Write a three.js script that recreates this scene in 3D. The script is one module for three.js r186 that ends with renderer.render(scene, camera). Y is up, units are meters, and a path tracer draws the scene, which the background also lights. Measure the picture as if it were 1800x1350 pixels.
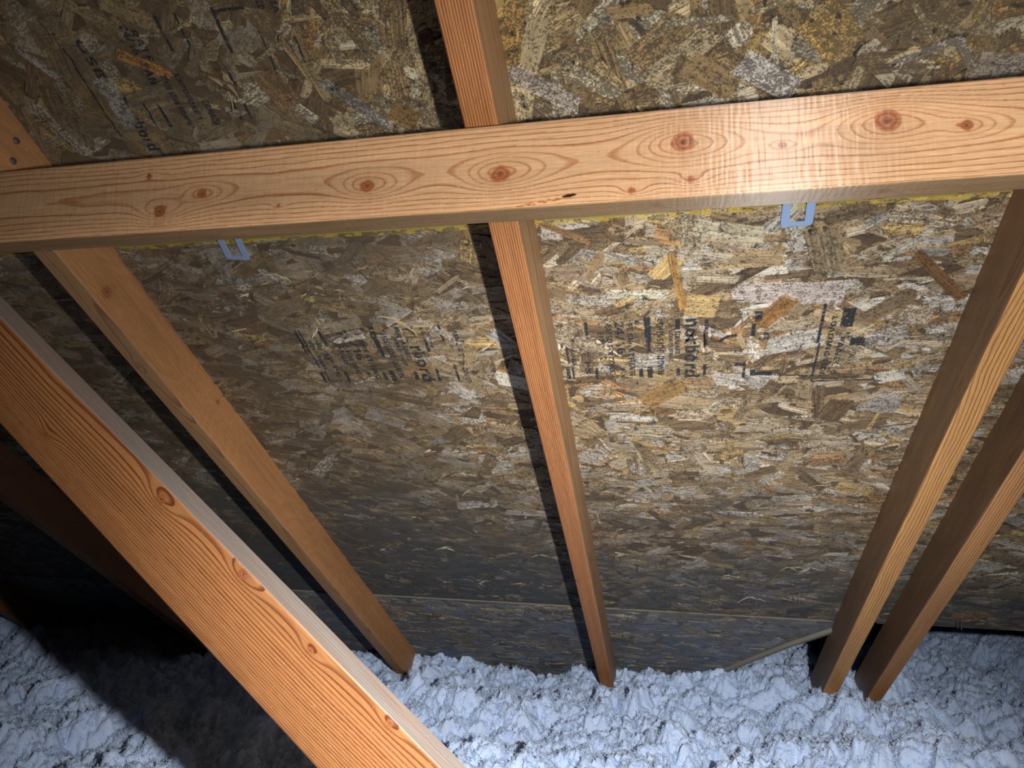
import * as THREE from 'three';
import { mergeGeometries, mergeVertices } from 'three/addons/utils/BufferGeometryUtils.js';

// ------------------------------------------------------------------ camera, lamp, exposure
const scene = new THREE.Scene();
scene.background = new THREE.Color(0x000000);
const renderer = new THREE.WebGLRenderer({ antialias: true });
renderer.toneMapping = THREE.LinearToneMapping;
renderer.toneMappingExposure = 1.0;
renderer.shadowMap.enabled = true;

const camera = new THREE.PerspectiveCamera(57.06, 4 / 3, 0.02, 60);
camera.matrixAutoUpdate = true;
{
  const m = new THREE.Matrix4().makeBasis(
    new THREE.Vector3(0.975984, 0.013715, -0.217409),
    new THREE.Vector3(0.011561, 0.993349, 0.114563),
    new THREE.Vector3(0.217534, -0.114325, 0.969334));
  camera.quaternion.setFromRotationMatrix(m);
  camera.position.set(0, 1, 0);
}
scene.add(camera);

// the torch held beside the camera: a wide spill and a tighter beam from one lens
const LAMP = new THREE.Vector3(0.186, 1.022, -0.087);
const AIM = new THREE.Vector3(-0.38, 0.44, -2.0);
const lampColor = new THREE.Color().setRGB(1.0, 0.985, 0.965);
for (const [name, intensity, angle, penumbra] of [['torch_spill', 2.35, 84, 1], ['torch_beam', 5.6, 41, 1]]) {
  const l = new THREE.SpotLight(lampColor, intensity, 0, THREE.MathUtils.degToRad(angle), penumbra, 2);
  l.name = name;
  l.position.copy(LAMP);
  l.target.position.copy(AIM);
  l.castShadow = true;
  l.shadow.mapSize.set(2048, 2048);
  l.shadow.camera.near = 0.03;
  l.shadow.camera.far = 12;
  l.shadow.radius = 0.55;
  scene.add(l, l.target);
}

// ------------------------------------------------------------------ helpers
function rng(seed) {
  let s = seed >>> 0;
  return () => { s = (s + 0x6d2b79f5) | 0; let t = Math.imul(s ^ (s >>> 15), 1 | s); t = (t + Math.imul(t ^ (t >>> 7), 61 | t)) ^ t; return ((t ^ (t >>> 14)) >>> 0) / 4294967296; };
}
const hash = (x, y, z) => { let h = Math.imul(x, 374761393) ^ Math.imul(y, 668265263) ^ Math.imul(z, 2147483647 - 5915); h = Math.imul(h ^ (h >>> 13), 1274126177); h ^= h >>> 16; return (h >>> 0) / 4294967296; };
function noise(x, y, k = 0) {
  const ix = Math.floor(x), iy = Math.floor(y), fx = x - ix, fy = y - iy, u = fx * fx * (3 - 2 * fx), v = fy * fy * (3 - 2 * fy);
  const a = hash(ix, iy, k), b = hash(ix + 1, iy, k), c = hash(ix, iy + 1, k), d = hash(ix + 1, iy + 1, k);
  return a + (b - a) * u + (c - a + (a - b - c + d) * u) * v;
}
const fbm = (x, y, k = 0, n = 4) => { let s = 0, a = 0.5, t = 0; for (let i = 0; i < n; i++) { s += a * noise(x, y, k + i * 7); t += a; a *= 0.5; x = x * 2.03 + 3.1; y = y * 2.03 + 1.7; } return s / t; };
const clamp = (x, a = 0, b = 1) => (x < a ? a : x > b ? b : x);
const sstep = (a, b, x) => { const t = clamp((x - a) / (b - a)); return t * t * (3 - 2 * t); };
const lerp = (a, b, t) => a + (b - a) * t;
const gauss = (r) => Math.sqrt(-2 * Math.log(1 - r() * 0.9999)) * Math.cos(6.28318 * r());
const names = new Map();
const numbered = (n) => { const k = names.get(n) ?? 0; names.set(n, k + 1); return k ? n + '_' + String(k).padStart(3, '0') : n; };
function shade(o) { o.traverse((c) => { if (c.isMesh) { c.castShadow = true; c.receiveShadow = true; } }); return o; }
function tag(o, label, category, group, kind) {
  if (label) o.userData.label = label;
  if (category) o.userData.category = category;
  if (group) o.userData.group = group;
  if (kind) o.userData.kind = kind;
  return o;
}
function add(o, name, label, category, group, kind) { o.name = numbered(name); tag(o, label, category, group, kind); scene.add(shade(o)); return o; }
function part(name, geometry, material, parent, label) {
  const m = new THREE.Mesh(geometry, material); m.name = name; m.castShadow = m.receiveShadow = true;
  if (label) m.userData.label = label;
  parent.add(m); return m;
}
function dataTexture(bytes, w, h, srgb, wrap = THREE.RepeatWrapping) {
  const t = new THREE.DataTexture(bytes, w, h, THREE.RGBAFormat);
  t.magFilter = THREE.LinearFilter; t.minFilter = THREE.LinearMipmapLinearFilter; t.generateMipmaps = true;
  t.wrapS = t.wrapT = wrap;
  if (srgb) t.colorSpace = THREE.SRGBColorSpace;
  t.needsUpdate = true;
  return t;
}
const greyTexture = (vals, w, h, wrap) => {
  const d = new Uint8Array(w * h * 4);
  for (let i = 0; i < w * h; i++) { const g = clamp(vals[i]) * 255; d[i * 4] = d[i * 4 + 1] = d[i * 4 + 2] = g; d[i * 4 + 3] = 255; }
  return dataTexture(d, w, h, false, wrap);
};

// ------------------------------------------------------------------ the roof frame: 8 in 12 pitch
// local x runs along the eave, local y up the slope (v = -y runs down it), local z into the attic
const PITCH = Math.atan2(8, 12), SN = Math.sin(PITCH), CS = Math.cos(PITCH), ROOF_H = 0.757;
const ROOF0 = new THREE.Vector3(0, 1 + CS * ROOF_H, -SN * ROOF_H);
const U = new THREE.Vector3(1, 0, 0), V = new THREE.Vector3(0, -SN, -CS), WN = new THREE.Vector3(0, -CS, SN);
const roofPoint = (u, v, w) => ROOF0.clone().addScaledVector(U, u).addScaledVector(V, v).addScaledVector(WN, w);
const ROOF_TURN = Math.PI / 2 - PITCH;
const onRoof = (o, u = 0, v = 0, w = 0) => { o.position.copy(roofPoint(u, v, w)); o.rotation.x = ROOF_TURN; return o; };

// ------------------------------------------------------------------ oriented strand board
const PAL = [
  [[184, 166, 138], 24], [[168, 146, 112], 22], [[148, 124, 92], 20], [[192, 182, 168], 15], [[118, 97, 71], 12],
  [[190, 160, 106], 7], [[168, 130, 88], 4], [[204, 196, 178], 6]];
const PALSUM = PAL.reduce((s, p) => s + p[1], 0);
function makeStrands(seed, w, h, n, turn, scale) {
  const r = rng(seed), list = [];
  for (let i = 0; i < n; i++) {
    let k = r() * PALSUM, c = PAL[0][0];
    for (const [col, wt] of PAL) { if ((k -= wt) < 0) { c = col; break; } }
    const wideOne = i < n * 0.45 || r() < 0.26;                 // broad strands first, slim ones mostly over them
    const ang = r() < 0.18 ? r() * Math.PI : gauss(r) * turn * (wideOne ? 1.25 : 1);
    const L = (wideOne ? 0.022 + 0.032 * r() : 0.01 + 0.026 * Math.pow(r(), 1.4)) * scale, hw = (wideOne ? 0.006 + 0.012 * Math.pow(r(), 1.3) : 0.0018 + 0.0058 * Math.pow(r(), 1.3)) * scale;
    const bright = 0.88 + 0.22 * r(), raked = wideOne ? (r() - 0.5) * 0.5 : (r() - 0.5) * 0.3;
    list.push({
      x: (r() * 1.06 - 0.03) * w, y: (r() * 1.06 - 0.03) * h, ang, L, hw0: hw * (0.75 + 0.4 * r()), hw1: hw * (0.75 + 0.4 * r()),
      el: [(0.14 + raked * 0.5 + r() * 0.1) * L, (0.07 + r() * 0.08) * L, (0.14 - raked * 0.5 + r() * 0.1) * L].map((q) => Math.max(0, q)), er: [-(0.14 - raked * 0.5 + r() * 0.1) * L, -(0.07 + r() * 0.08) * L, -(0.14 + raked * 0.5 + r() * 0.1) * L].map((q) => Math.min(0, q)),
      c: c.map((q) => q * bright), seed: i, grain: 0.12 + 0.24 * r(), speck: r(), curl: [r(), r(), r(), r(), r(), r(), r()],
    });
  }
  return list;
}
const endAt = (e, b) => (b < 0 ? lerp(e[1], e[0], -b) : lerp(e[1], e[2], b));
// paints strand colour, fibre, mould, darkening film and ink; y of the picture runs up the slope
function paintBoard(seed, w, h, ppm, strands, mould, ink) {
  const W = Math.min(2048, Math.round(w * ppm)), H = Math.min(2048, Math.round(h * ppm)), px = W / w, py = H / h;
  const R = new Float32Array(W * H).fill(96), G = new Float32Array(W * H).fill(78), B = new Float32Array(W * H).fill(58), SP = new Float32Array(W * H).fill(0.5), HT = new Float32Array(W * H).fill(0.4);
  for (const s of strands) {
    const ca = Math.cos(s.ang), sa = Math.sin(s.ang), hw = Math.max(s.hw0, s.hw1), ex = Math.abs(ca) * s.L + Math.abs(sa) * hw, ey = Math.abs(sa) * s.L + Math.abs(ca) * hw;
    const x0 = Math.max(0, Math.floor((s.x - ex) * px)), x1 = Math.min(W - 1, Math.ceil((s.x + ex) * px)), y0 = Math.max(0, Math.floor((s.y - ey) * py)), y1 = Math.min(H - 1, Math.ceil((s.y + ey) * py));
    for (let j = y0; j <= y1; j++) for (let i = x0; i <= x1; i++) {
      const dx = (i + 0.5) / px - s.x, dy = (j + 0.5) / py - s.y, a = dx * ca + dy * sa, b = -dx * sa + dy * ca;
      const hwa = lerp(s.hw0, s.hw1, (a / s.L + 1) / 2);
      if (b > hwa || b < -hwa) continue;
      const bn = b / hwa;
      const jag = (noise(b * 1400, s.seed, 3) - 0.5) * 0.004;
      if (a < -s.L + endAt(s.el, bn) + jag || a > s.L + endAt(s.er, bn) + jag) continue;
      const f = noise(a * 55, b * 1300, s.seed & 1023), g = 1 + (f - 0.5) * s.grain * 2 + (noise(a * 20, b * 320, s.seed + 7) - 0.5) * s.grain;
      const o = j * W + i;
      R[o] = s.c[0] * g; G[o] = s.c[1] * g; B[o] = s.c[2] * g; SP[o] = s.speck; HT[o] = 0.3 + 0.4 * s.speck + 0.3 * (f - 0.5);
    }
  }
  // speckles and blots of mould and dirt, plus a darkening film; strands keep their outlines
  const out = new Uint8Array(W * H * 4);
  for (let j = 0; j < H; j++) for (let i = 0; i < W; i++) {
    const o = j * W + i, x = i / px, y = j / py, m = mould(x, y);
    const fine = noise(x * 520, y * 640, seed) * 0.5 + noise(x * 1150, y * 1150, seed + 1) * 0.5;
    const mid = noise(x * 150, y * 190, seed + 2), blot = fbm(x * 26, y * 34, seed + 3, 3), clean = SP[o] > 0.9 ? 0.3 : 1;
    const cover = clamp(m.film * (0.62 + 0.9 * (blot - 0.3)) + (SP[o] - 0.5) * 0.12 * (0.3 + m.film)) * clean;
    const th = 0.8 - 0.42 * m.speck * (0.25 + 0.9 * SP[o]) - 0.26 * (mid - 0.5) - 0.1 * cover;
    let k = sstep(th - 0.08, th + 0.08, fine) * 0.58;
    const dots = noise(x * 130, y * 130, seed + 9), dk = sstep(0.86, 0.92, dots) * m.dots;
    k = clamp(k + dk * 0.6);
    const fd = 1 - k, tint = m.tint;
    let r = R[o] * fd + 46 * k, g = G[o] * fd + 38 * k, b = B[o] * fd + 27 * k;
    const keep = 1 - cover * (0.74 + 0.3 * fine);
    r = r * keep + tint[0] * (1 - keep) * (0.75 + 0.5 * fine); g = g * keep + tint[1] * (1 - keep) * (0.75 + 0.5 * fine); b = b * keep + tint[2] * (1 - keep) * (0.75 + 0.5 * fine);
    if (m.seal) { const t = m.seal * (noise(x * 120, y * 300, seed + 15) > 0.5 ? 0.7 : 0.15); r = lerp(r, 206, t); g = lerp(g, 176, t); b = lerp(b, 56, t); }
    if (ink) {
      const q = ink.at(x, y) * (noise(x * 260, y * 330, seed + 12) > 0.3 ? 1 : 0.45) * (SP[o] > 0.93 ? 0.1 : 1);
      if (q > 0) { const t = clamp(q) * 0.88; r = lerp(r, 34, t); g = lerp(g, 35, t); b = lerp(b, 40, t); }
    }
    out[o * 4] = clamp(r, 0, 255); out[o * 4 + 1] = clamp(g, 0, 255); out[o * 4 + 2] = clamp(b, 0, 255); out[o * 4 + 3] = 255;
  }
  return { map: dataTexture(out, W, H, true, THREE.MirroredRepeatWrapping), bump: greyTexture(HT, W, H, THREE.MirroredRepeatWrapping), W, H };
}
// ink stamps: drawn on a canvas whose columns read down the slope
function inkField(x0, v0, w, h, ppm, draw) {
  const c = document.createElement('canvas'); c.width = Math.round(w * ppm); c.height = Math.round(h * ppm);
  const g = c.getContext('2d');
  g.fillStyle = '#000'; g.fillRect(0, 0, c.width, c.height); g.fillStyle = '#fff'; g.strokeStyle = '#fff';
  const tools = {
    // one line of lettering whose centre line is at u, starting at v, letters `size` tall, squeezed to `len`
    line(u, v, size, text, len, bold = true) {
      g.save(); g.translate((u - x0) * ppm, (v - v0) * ppm); g.rotate(Math.PI / 2);
      g.font = (bold ? 'bold ' : '') + Math.round(size * 1.38 * ppm) + 'px sans-serif'; g.textBaseline = 'middle';
      const wd = g.measureText(text).width; if (len) g.scale(len * ppm / wd, 1);
      g.fillText(text, 0, 0); g.restore();
    },
    bar(u, va, vb, width) { g.fillRect((u - width / 2 - x0) * ppm, (va - v0) * ppm, width * ppm, (vb - va) * ppm); },
    arc(u, v, r, a, b, width) { g.lineWidth = width * ppm; g.beginPath(); g.arc((u - x0) * ppm, (v - v0) * ppm, r * ppm, a, b); g.stroke(); },
  };
  draw(tools);
  const d = g.getImageData(0, 0, c.width, c.height).data;
  return { value(u, v) { const i = Math.floor((u - x0) * ppm), j = Math.floor((v - v0) * ppm); return i < 0 || j < 0 || i >= c.width || j >= c.height ? 0 : d[(j * c.width + i) * 4] / 255; } };
}
function strandGeometry(s, x0, y0, w, h, lift) {
  // outline in the board's plane, a shallow tilt and lifted corners; sides reach into the board
  const ca = Math.cos(s.ang), sa = Math.sin(s.ang), k = s.curl;
  const pts = [[-s.L + s.el[0], -s.hw0], [-s.L + s.el[1], 0], [-s.L + s.el[2], s.hw0], [s.L + s.er[2], s.hw1], [s.L + s.er[1], 0], [s.L + s.er[0], -s.hw1]];
  const tiltA = (k[0] - 0.5) * 0.0018, tiltB = (k[1] - 0.5) * 0.0012, base = 0.0004 + 0.0016 * k[2];
  const big = k[3] < lift ? 0.0012 + 0.003 * k[4] : 0;
  const top = pts.map(([a, b], i) => {
    let z = base + tiltA * (a / s.L) + tiltB * (b / Math.max(s.hw0, s.hw1));
    if (big && i >= 3) z += big * (i === 4 ? 1 : 0.75);
    return [s.x + a * ca - b * sa + x0, s.y + a * sa + b * ca + y0, Math.max(0.00012, z)];
  });
  const mid = [s.x + x0, s.y + y0, base + 0.0001];
  const pos = [], uv = [];
  const put = (p) => { pos.push(p[0], p[1], p[2]); uv.push((p[0] - x0) / w, (p[1] - y0) / h); };
  const low = (p) => [p[0], p[1], -0.0006];
  for (let i = 0; i < 6; i++) {
    const a = top[i], b = top[(i + 1) % 6];
    put(mid); put(b); put(a);
    put(a); put(b); put(low(b)); put(a); put(low(b)); put(low(a));
  }
  const g = new THREE.BufferGeometry();
  g.setAttribute('position', new THREE.Float32BufferAttribute(pos, 3));
  g.setAttribute('uv', new THREE.Float32BufferAttribute(uv, 2));
  // the outline may run either way round: point the top face into the attic
  g.computeVertexNormals();
  if (g.attributes.normal.getZ(0) < 0) {
    const p = g.attributes.position, q = g.attributes.uv;
    for (let i = 0; i < p.count; i += 3) {
      for (const at of [p, q]) for (let c = 0; c < at.itemSize; c++) { const t = at.getComponent(i + 1, c); at.setComponent(i + 1, c, at.getComponent(i + 2, c)); at.setComponent(i + 2, c, t); }
    }
    g.computeVertexNormals();
  }
  return g;
}

const ceiling = new THREE.Group();
add(ceiling, 'ceiling', 'strand board roof sheathing on the underside of the slope', null, null, 'structure');
const boardMat = (t) => new THREE.MeshStandardMaterial({ map: t.map, bumpMap: t.bump, bumpScale: 0.0006, roughness: 0.78, metalness: 0 });
const rawEdge = new THREE.MeshStandardMaterial({ color: new THREE.Color().setRGB(0.2, 0.185, 0.13), roughness: 0.9 });
// a board from its outline in (u, v); texture window [tx, tv0, tw, th] in the same metres
function sheathingPanel(name, outline, win, mats, w = 0, edge = null) {
  const T = 0.011, pos = [], uv = [], idx = [], groups = [];
  const shape = outline.map(([u, v]) => new THREE.Vector2(u, -v));
  const tris = THREE.ShapeUtils.triangulateShape(shape, []);
  const put = (x, y, z) => { pos.push(x, y, z); uv.push((x - win[0]) / win[2], (y + win[1] + win[3]) / win[3]); return pos.length / 3 - 1; };
  const ccw = THREE.ShapeUtils.area(shape) > 0;
  for (const z of [0, -T]) {
    const at = shape.map((p) => put(p.x, p.y, z));
    for (const [a, b, c] of tris) (z === 0) === ccw ? idx.push(at[a], at[b], at[c]) : idx.push(at[a], at[c], at[b]);
  }
  groups.push([0, idx.length, 0]);
  const start = idx.length;
  shape.forEach((p, i) => {
    const q = shape[(i + 1) % shape.length], a = put(p.x, p.y, 0), b = put(q.x, q.y, 0), c = put(q.x, q.y, -T), d = put(p.x, p.y, -T);
    ccw ? idx.push(a, c, b, a, d, c) : idx.push(a, b, c, a, c, d);
  });
  const g = new THREE.BufferGeometry();
  g.setAttribute('position', new THREE.Float32BufferAttribute(pos, 3));
  g.setAttribute('uv', new THREE.Float32BufferAttribute(uv, 2));
  g.setIndex(idx);
  g.addGroup(0, start, 0); g.addGroup(start, idx.length - start, 1);
  g.computeVertexNormals();
  const m = new THREE.Mesh(g.toNonIndexed(), [mats, edge ?? rawEdge]);
  m.geometry.clearGroups(); m.geometry.addGroup(0, start, 0); m.geometry.addGroup(start, idx.length - start, 1);
  m.geometry.computeVertexNormals();
  m.name = name;
  onRoof(m, 0, 0, w);
  ceiling.add(m);
  m.castShadow = m.receiveShadow = true;
  return m;
}

// texture windows (u0, v0, width, height)
const WA = [-0.92, 0.118, 1.42, 0.436], WB = [-0.92, 0.556, 1.7, 1.231], WC = [-0.92, 1.79, 1.36, 0.8];
const inkB = inkField(-0.72, 0.70, 1.05, 0.2, 1300, (t) => {
  const stamp = (d) => {
    t.bar(d - 0.164, 0.742, 0.80, 0.004); t.bar(d - 0.157, 0.742, 0.835, 0.0025); t.bar(d - 0.160, 0.845, 0.872, 0.006); t.bar(d - 0.152, 0.845, 0.872, 0.003);
    t.line(d - 0.148, 0.765, 0.0075, 'MADE IN CANADA', 0.075); t.line(d - 0.136, 0.76, 0.0075, 'CONST. 1997', 0.055);
    t.bar(d - 0.122, 0.744, 0.782, 0.005); t.bar(d - 0.114, 0.846, 0.874, 0.005);
    t.line(d - 0.128, 0.79, 0.008, '47 PS', 0.07);
    t.line(d - 0.102, 0.766, 0.009, 'EXPOSURE', 0.062); t.line(d - 0.09, 0.748, 0.009, 'RATED FOR CONST', 0.118);
    t.line(d - 0.073, 0.742, 0.014, '24/16', 0.075); t.line(d - 0.072, 0.846, 0.008, 'INCH', 0.024);
    t.line(d - 0.058, 0.746, 0.009, 'FT SHEATHING', 0.122);
    t.bar(d - 0.046, 0.742, 0.75, 0.007); t.bar(d - 0.044, 0.85, 0.87, 0.006);
    t.bar(d - 0.031, 0.738, 0.79, 0.0095); t.bar(d - 0.03, 0.79, 0.812, 0.005); t.bar(d - 0.03, 0.845, 0.873, 0.008);
    t.line(d - 0.014, 0.746, 0.0095, 'THIS SIDE DOWN', 0.12);
    t.line(d + 0.002, 0.765, 0.006, 'ORIENTED STRAND', 0.07);
    t.bar(d + 0.0125, 0.742, 0.765, 0.007); t.line(d + 0.0125, 0.768, 0.008, 'STAND ARD', 0.05); t.bar(d + 0.0135, 0.85, 0.867, 0.006);
    t.line(d + 0.033, 0.741, 0.021, 'norbord', 0.132);
    t.bar(d + 0.053, 0.744, 0.80, 0.0045); t.bar(d + 0.053, 0.842, 0.872, 0.004); t.line(d + 0.062, 0.75, 0.005, 'PS 2-92', 0.04);
  };
  stamp(0); stamp(-0.435); t.line(-0.33, 0.752, 0.009, 'MAJOR', 0.05); t.line(-0.332, 0.84, 0.009, 'COUNT', 0.035); t.bar(-0.352, 0.74, 0.775, 0.004); t.bar(-0.348, 0.83, 0.872, 0.004);
  // broken emblem and boxed panel mark right of the lettering
  t.arc(0.093, 0.80, 0.02, 3.4, 4.9, 0.006); t.bar(0.124, 0.733, 0.752, 0.009); t.bar(0.119, 0.756, 0.783, 0.006); t.bar(0.138, 0.776, 0.79, 0.007);
  t.bar(0.098, 0.84, 0.848, 0.03); t.bar(0.112, 0.842, 0.876, 0.004); t.bar(0.139, 0.862, 0.869, 0.03); t.bar(0.125, 0.856, 0.87, 0.007);
  t.bar(0.2095, 0.722, 0.8, 0.004); t.bar(0.2125, 0.8, 0.885, 0.0035); t.bar(0.262, 0.8825, 0.886, 0.1); t.bar(0.2, 0.87, 0.873, 0.07);
  t.bar(0.243, 0.732, 0.768, 0.016); t.bar(0.268, 0.79, 0.805, 0.03);
  t.line(0.225, 0.744, 0.008, 'LOADING SIDE', 0.13); t.line(0.241, 0.785, 0.008, 'PANEL 6', 0.085);
});
const inkA = inkField(-0.80, 0.18, 0.5, 0.3, 1300, (t) => {
  t.line(-0.655, 0.335, 0.016, 'norbord', 0.075); t.bar(-0.69, 0.27, 0.385, 0.0028); t.line(-0.665, 0.262, 0.012, 'OSB', 0.05);
  t.bar(-0.63, 0.345, 0.38, 0.003); t.bar(-0.612, 0.35, 0.38, 0.004); t.line(-0.6, 0.255, 0.011, '24/16 SPAN', 0.07); t.line(-0.59, 0.26, 0.009, 'RATED', 0.05);
  t.bar(-0.555, 0.25, 0.29, 0.003); t.line(-0.585, 0.315, 0.008, 'THIS SIDE DOWN', 0.065); t.line(-0.566, 0.315, 0.007, 'EXPOSURE 1', 0.06); t.line(-0.548, 0.35, 0.009, 'CANADA', 0.035);
  t.bar(-0.53, 0.25, 0.285, 0.003); t.bar(-0.512, 0.31, 0.38, 0.0035); t.bar(-0.498, 0.32, 0.38, 0.003); t.bar(-0.483, 0.25, 0.3, 0.004); t.bar(-0.465, 0.253, 0.256, 0.04);
  t.line(-0.425, 0.235, 0.008, 'SIZED', 0.025); t.line(-0.41, 0.245, 0.008, 'VIA', 0.02); t.bar(-0.44, 0.28, 0.33, 0.002); t.bar(-0.4, 0.29, 0.32, 0.002);
});
const gold = (list) => list.map((q) => ({ ...q, c: [q.c[0], q.c[1] * 0.985, q.c[2] * 0.9] }));
const strandsA = gold(makeStrands(11, WA[2], WA[3], 2200, 0.95, 1.1)), strandsB = makeStrands(23, WB[2], WB[3], 7600, 0.34, 1.0), strandsC = makeStrands(37, WC[2], WC[3], 3000, 0.22, 1.0);
// the strands that catch the eye: ends (u, v), half width, colour, how freshly torn
const featuresA = [[-0.665, 0.308, -0.665, 0.373, 0.0120, [176, 170, 158], 0.96], [-0.626, 0.283, -0.572, 0.316, 0.0070, [206, 146, 74], 0.96], [-0.781, 0.329, -0.759, 0.402, 0.0050, [172, 160, 144], 0.96], [-0.752, 0.260, -0.719, 0.306, 0.0060, [180, 170, 156], 0.96], [-0.167, 0.355, -0.097, 0.405, 0.0110, [176, 164, 146], 0.4], [-0.109, 0.357, -0.052, 0.396, 0.0090, [208, 194, 154], 0.8], [-0.150, 0.283, -0.166, 0.347, 0.0120, [176, 140, 80], 0.5], [0.076, 0.372, 0.136, 0.411, 0.0150, [198, 190, 178], 0.6], [0.127, 0.359, 0.160, 0.371, 0.0130, [156, 144, 122], 0.5], [0.223, 0.392, 0.289, 0.371, 0.0045, [204, 192, 170], 0.96], [0.144, 0.330, 0.181, 0.374, 0.0220, [192, 156, 90], 0.7], [0.302, 0.402, 0.350, 0.410, 0.0150, [158, 146, 128], 0.3], [-0.266, 0.292, -0.267, 0.389, 0.0070, [170, 150, 112], 0.4], [-0.392, 0.341, -0.323, 0.409, 0.0070, [180, 172, 160], 0.8], [-0.315, 0.384, -0.289, 0.405, 0.0130, [140, 108, 62], 0.3]];
const featuresB = [[0.085, 0.694, 0.229, 0.704, 0.0190, [196, 182, 170], 0.45], [0.126, 0.763, 0.164, 0.706, 0.0120, [154, 112, 62], 0.3], [0.141, 0.805, 0.219, 0.784, 0.0170, [192, 186, 172], 0.5], [0.024, 0.715, 0.068, 0.720, 0.0220, [194, 164, 112], 0.3], [-0.086, 0.688, -0.001, 0.693, 0.0075, [210, 202, 178], 0.5], [-0.157, 0.646, -0.113, 0.646, 0.0140, [164, 142, 116], 0.3], [-0.169, 0.695, -0.109, 0.729, 0.0090, [170, 152, 122], 0.4], [0.061, 0.637, 0.147, 0.635, 0.0150, [176, 152, 114], 0.3], [-0.030, 0.614, 0.080, 0.631, 0.0090, [186, 172, 146], 0.4], [0.031, 0.577, 0.121, 0.599, 0.0140, [194, 182, 152], 0.4], [0.004, 0.619, 0.021, 0.724, 0.0055, [170, 128, 72], 0.3], [-0.104, 0.976, -0.019, 0.981, 0.0075, [204, 196, 178], 0.5], [0.021, 0.887, -0.044, 0.937, 0.0190, [164, 128, 78], 0.5], [0.248, 0.985, 0.267, 0.930, 0.0190, [108, 87, 62], 0.3], [-0.600, 0.611, -0.577, 0.635, 0.0045, [206, 204, 196], 0.96], [-0.712, 0.745, -0.662, 0.760, 0.0040, [222, 186, 104], 0.96], [-0.555, 0.667, -0.535, 0.677, 0.0045, [222, 190, 112], 0.96], [-0.698, 0.668, -0.665, 0.694, 0.0040, [168, 164, 156], 0.96], [-0.651, 1.093, -0.608, 1.147, 0.0065, [150, 136, 112], 0.96], [0.304, 0.639, 0.377, 0.720, 0.0070, [128, 92, 56], 0.4], [0.266, 0.646, 0.315, 0.605, 0.0060, [196, 186, 164], 0.5], [-0.385, 0.722, -0.325, 0.782, 0.0035, [214, 206, 188], 0.96], [0.265, 1.242, 0.359, 1.262, 0.0100, [168, 158, 138], 0.6], [-0.139, 1.306, -0.023, 1.327, 0.0070, [150, 138, 118], 0.7]];
for (const [list, strands, win] of [[featuresA, strandsA, WA], [featuresB, strandsB, WB]]) {
  const r = rng(55 + list.length);
  for (const [u0, v0, u1, v1, hw, c, speck] of list) {
    const x0 = u0 - win[0], y0 = win[1] + win[3] - v0, x1 = u1 - win[0], y1 = win[1] + win[3] - v1, L = Math.hypot(x1 - x0, y1 - y0) / 2 * 1.06;
    strands.push({ x: (x0 + x1) / 2, y: (y0 + y1) / 2, ang: Math.atan2(y1 - y0, x1 - x0), L, hw0: hw * (0.9 + 0.2 * r()), hw1: hw * (0.9 + 0.2 * r()), el: [r() * 0.2 * L, r() * 0.1 * L, r() * 0.2 * L], er: [-r() * 0.2 * L, -r() * 0.1 * L, -r() * 0.2 * L], c, seed: strands.length, grain: 0.2, speck, curl: [r(), r(), 0.4 + 0.6 * r(), r(), r(), r(), r()] });
  }
}
const brown = [92, 78, 58], slate = [72, 74, 78];
const texA = paintBoard(101, WA[2], WA[3], 1442, strandsA, (x, y) => {
  const u = x + WA[0], n = fbm(x * 5, y * 7, 61, 3);
  const left = sstep(-0.3, -0.52, u + (n - 0.5) * 0.35), right = sstep(0.1, 0.28, u + (n - 0.5) * 0.3);  // film gets heavier at the left and right ends, broken by noise
  return { film: 0.04 + 0.72 * left + 0.34 * right, speck: 1.02 - 0.45 * left, dots: 0.6 + 0.4 * right, tint: brown };
}, { at: (x, y) => inkA.value(x + WA[0], WA[1] + WA[3] - y) });
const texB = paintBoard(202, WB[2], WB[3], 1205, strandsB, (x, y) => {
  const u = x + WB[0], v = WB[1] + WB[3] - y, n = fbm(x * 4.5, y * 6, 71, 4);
  const left = sstep(-0.12, -0.6, u + (n - 0.5) * 0.5), low = sstep(1.05, 1.7, v + (n - 0.5) * 0.55);  // film gets darker to the left and down the slope, with noisy borders
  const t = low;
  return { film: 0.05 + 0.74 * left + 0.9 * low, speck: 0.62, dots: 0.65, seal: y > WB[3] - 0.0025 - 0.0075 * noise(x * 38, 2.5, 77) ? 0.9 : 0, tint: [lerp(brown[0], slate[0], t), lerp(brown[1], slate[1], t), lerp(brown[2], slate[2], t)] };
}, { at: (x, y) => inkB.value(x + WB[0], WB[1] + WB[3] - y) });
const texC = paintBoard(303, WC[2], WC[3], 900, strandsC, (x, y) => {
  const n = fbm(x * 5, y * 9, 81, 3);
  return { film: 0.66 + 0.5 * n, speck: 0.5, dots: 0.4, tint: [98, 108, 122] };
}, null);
const sealEdge = new THREE.MeshStandardMaterial({ color: new THREE.Color().setRGB(0.5, 0.4, 0.12), roughness: 0.85 });
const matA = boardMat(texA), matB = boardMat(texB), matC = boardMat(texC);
const JL = -0.838;
const panelA = sheathingPanel('sheathing_panel', [[JL + 0.0015, -0.65], [1.6, -0.65], [1.6, 0.554], [JL + 0.0015, 0.554]], WA, matA);
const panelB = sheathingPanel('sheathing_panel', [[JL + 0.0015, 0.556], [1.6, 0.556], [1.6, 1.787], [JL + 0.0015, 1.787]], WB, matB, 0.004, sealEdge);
const panelC = sheathingPanel('sheathing_panel', [[JL + 0.0015, 1.79], [0.405, 1.79], [0.403, 1.826], [0.375, 1.86], [0.30, 1.955], [0.2, 2.105], [0.11, 2.25], [0.021, 2.4], [-0.2, 2.8], [JL + 0.0015, 2.8]], WC, matC, 0.0065);
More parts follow.
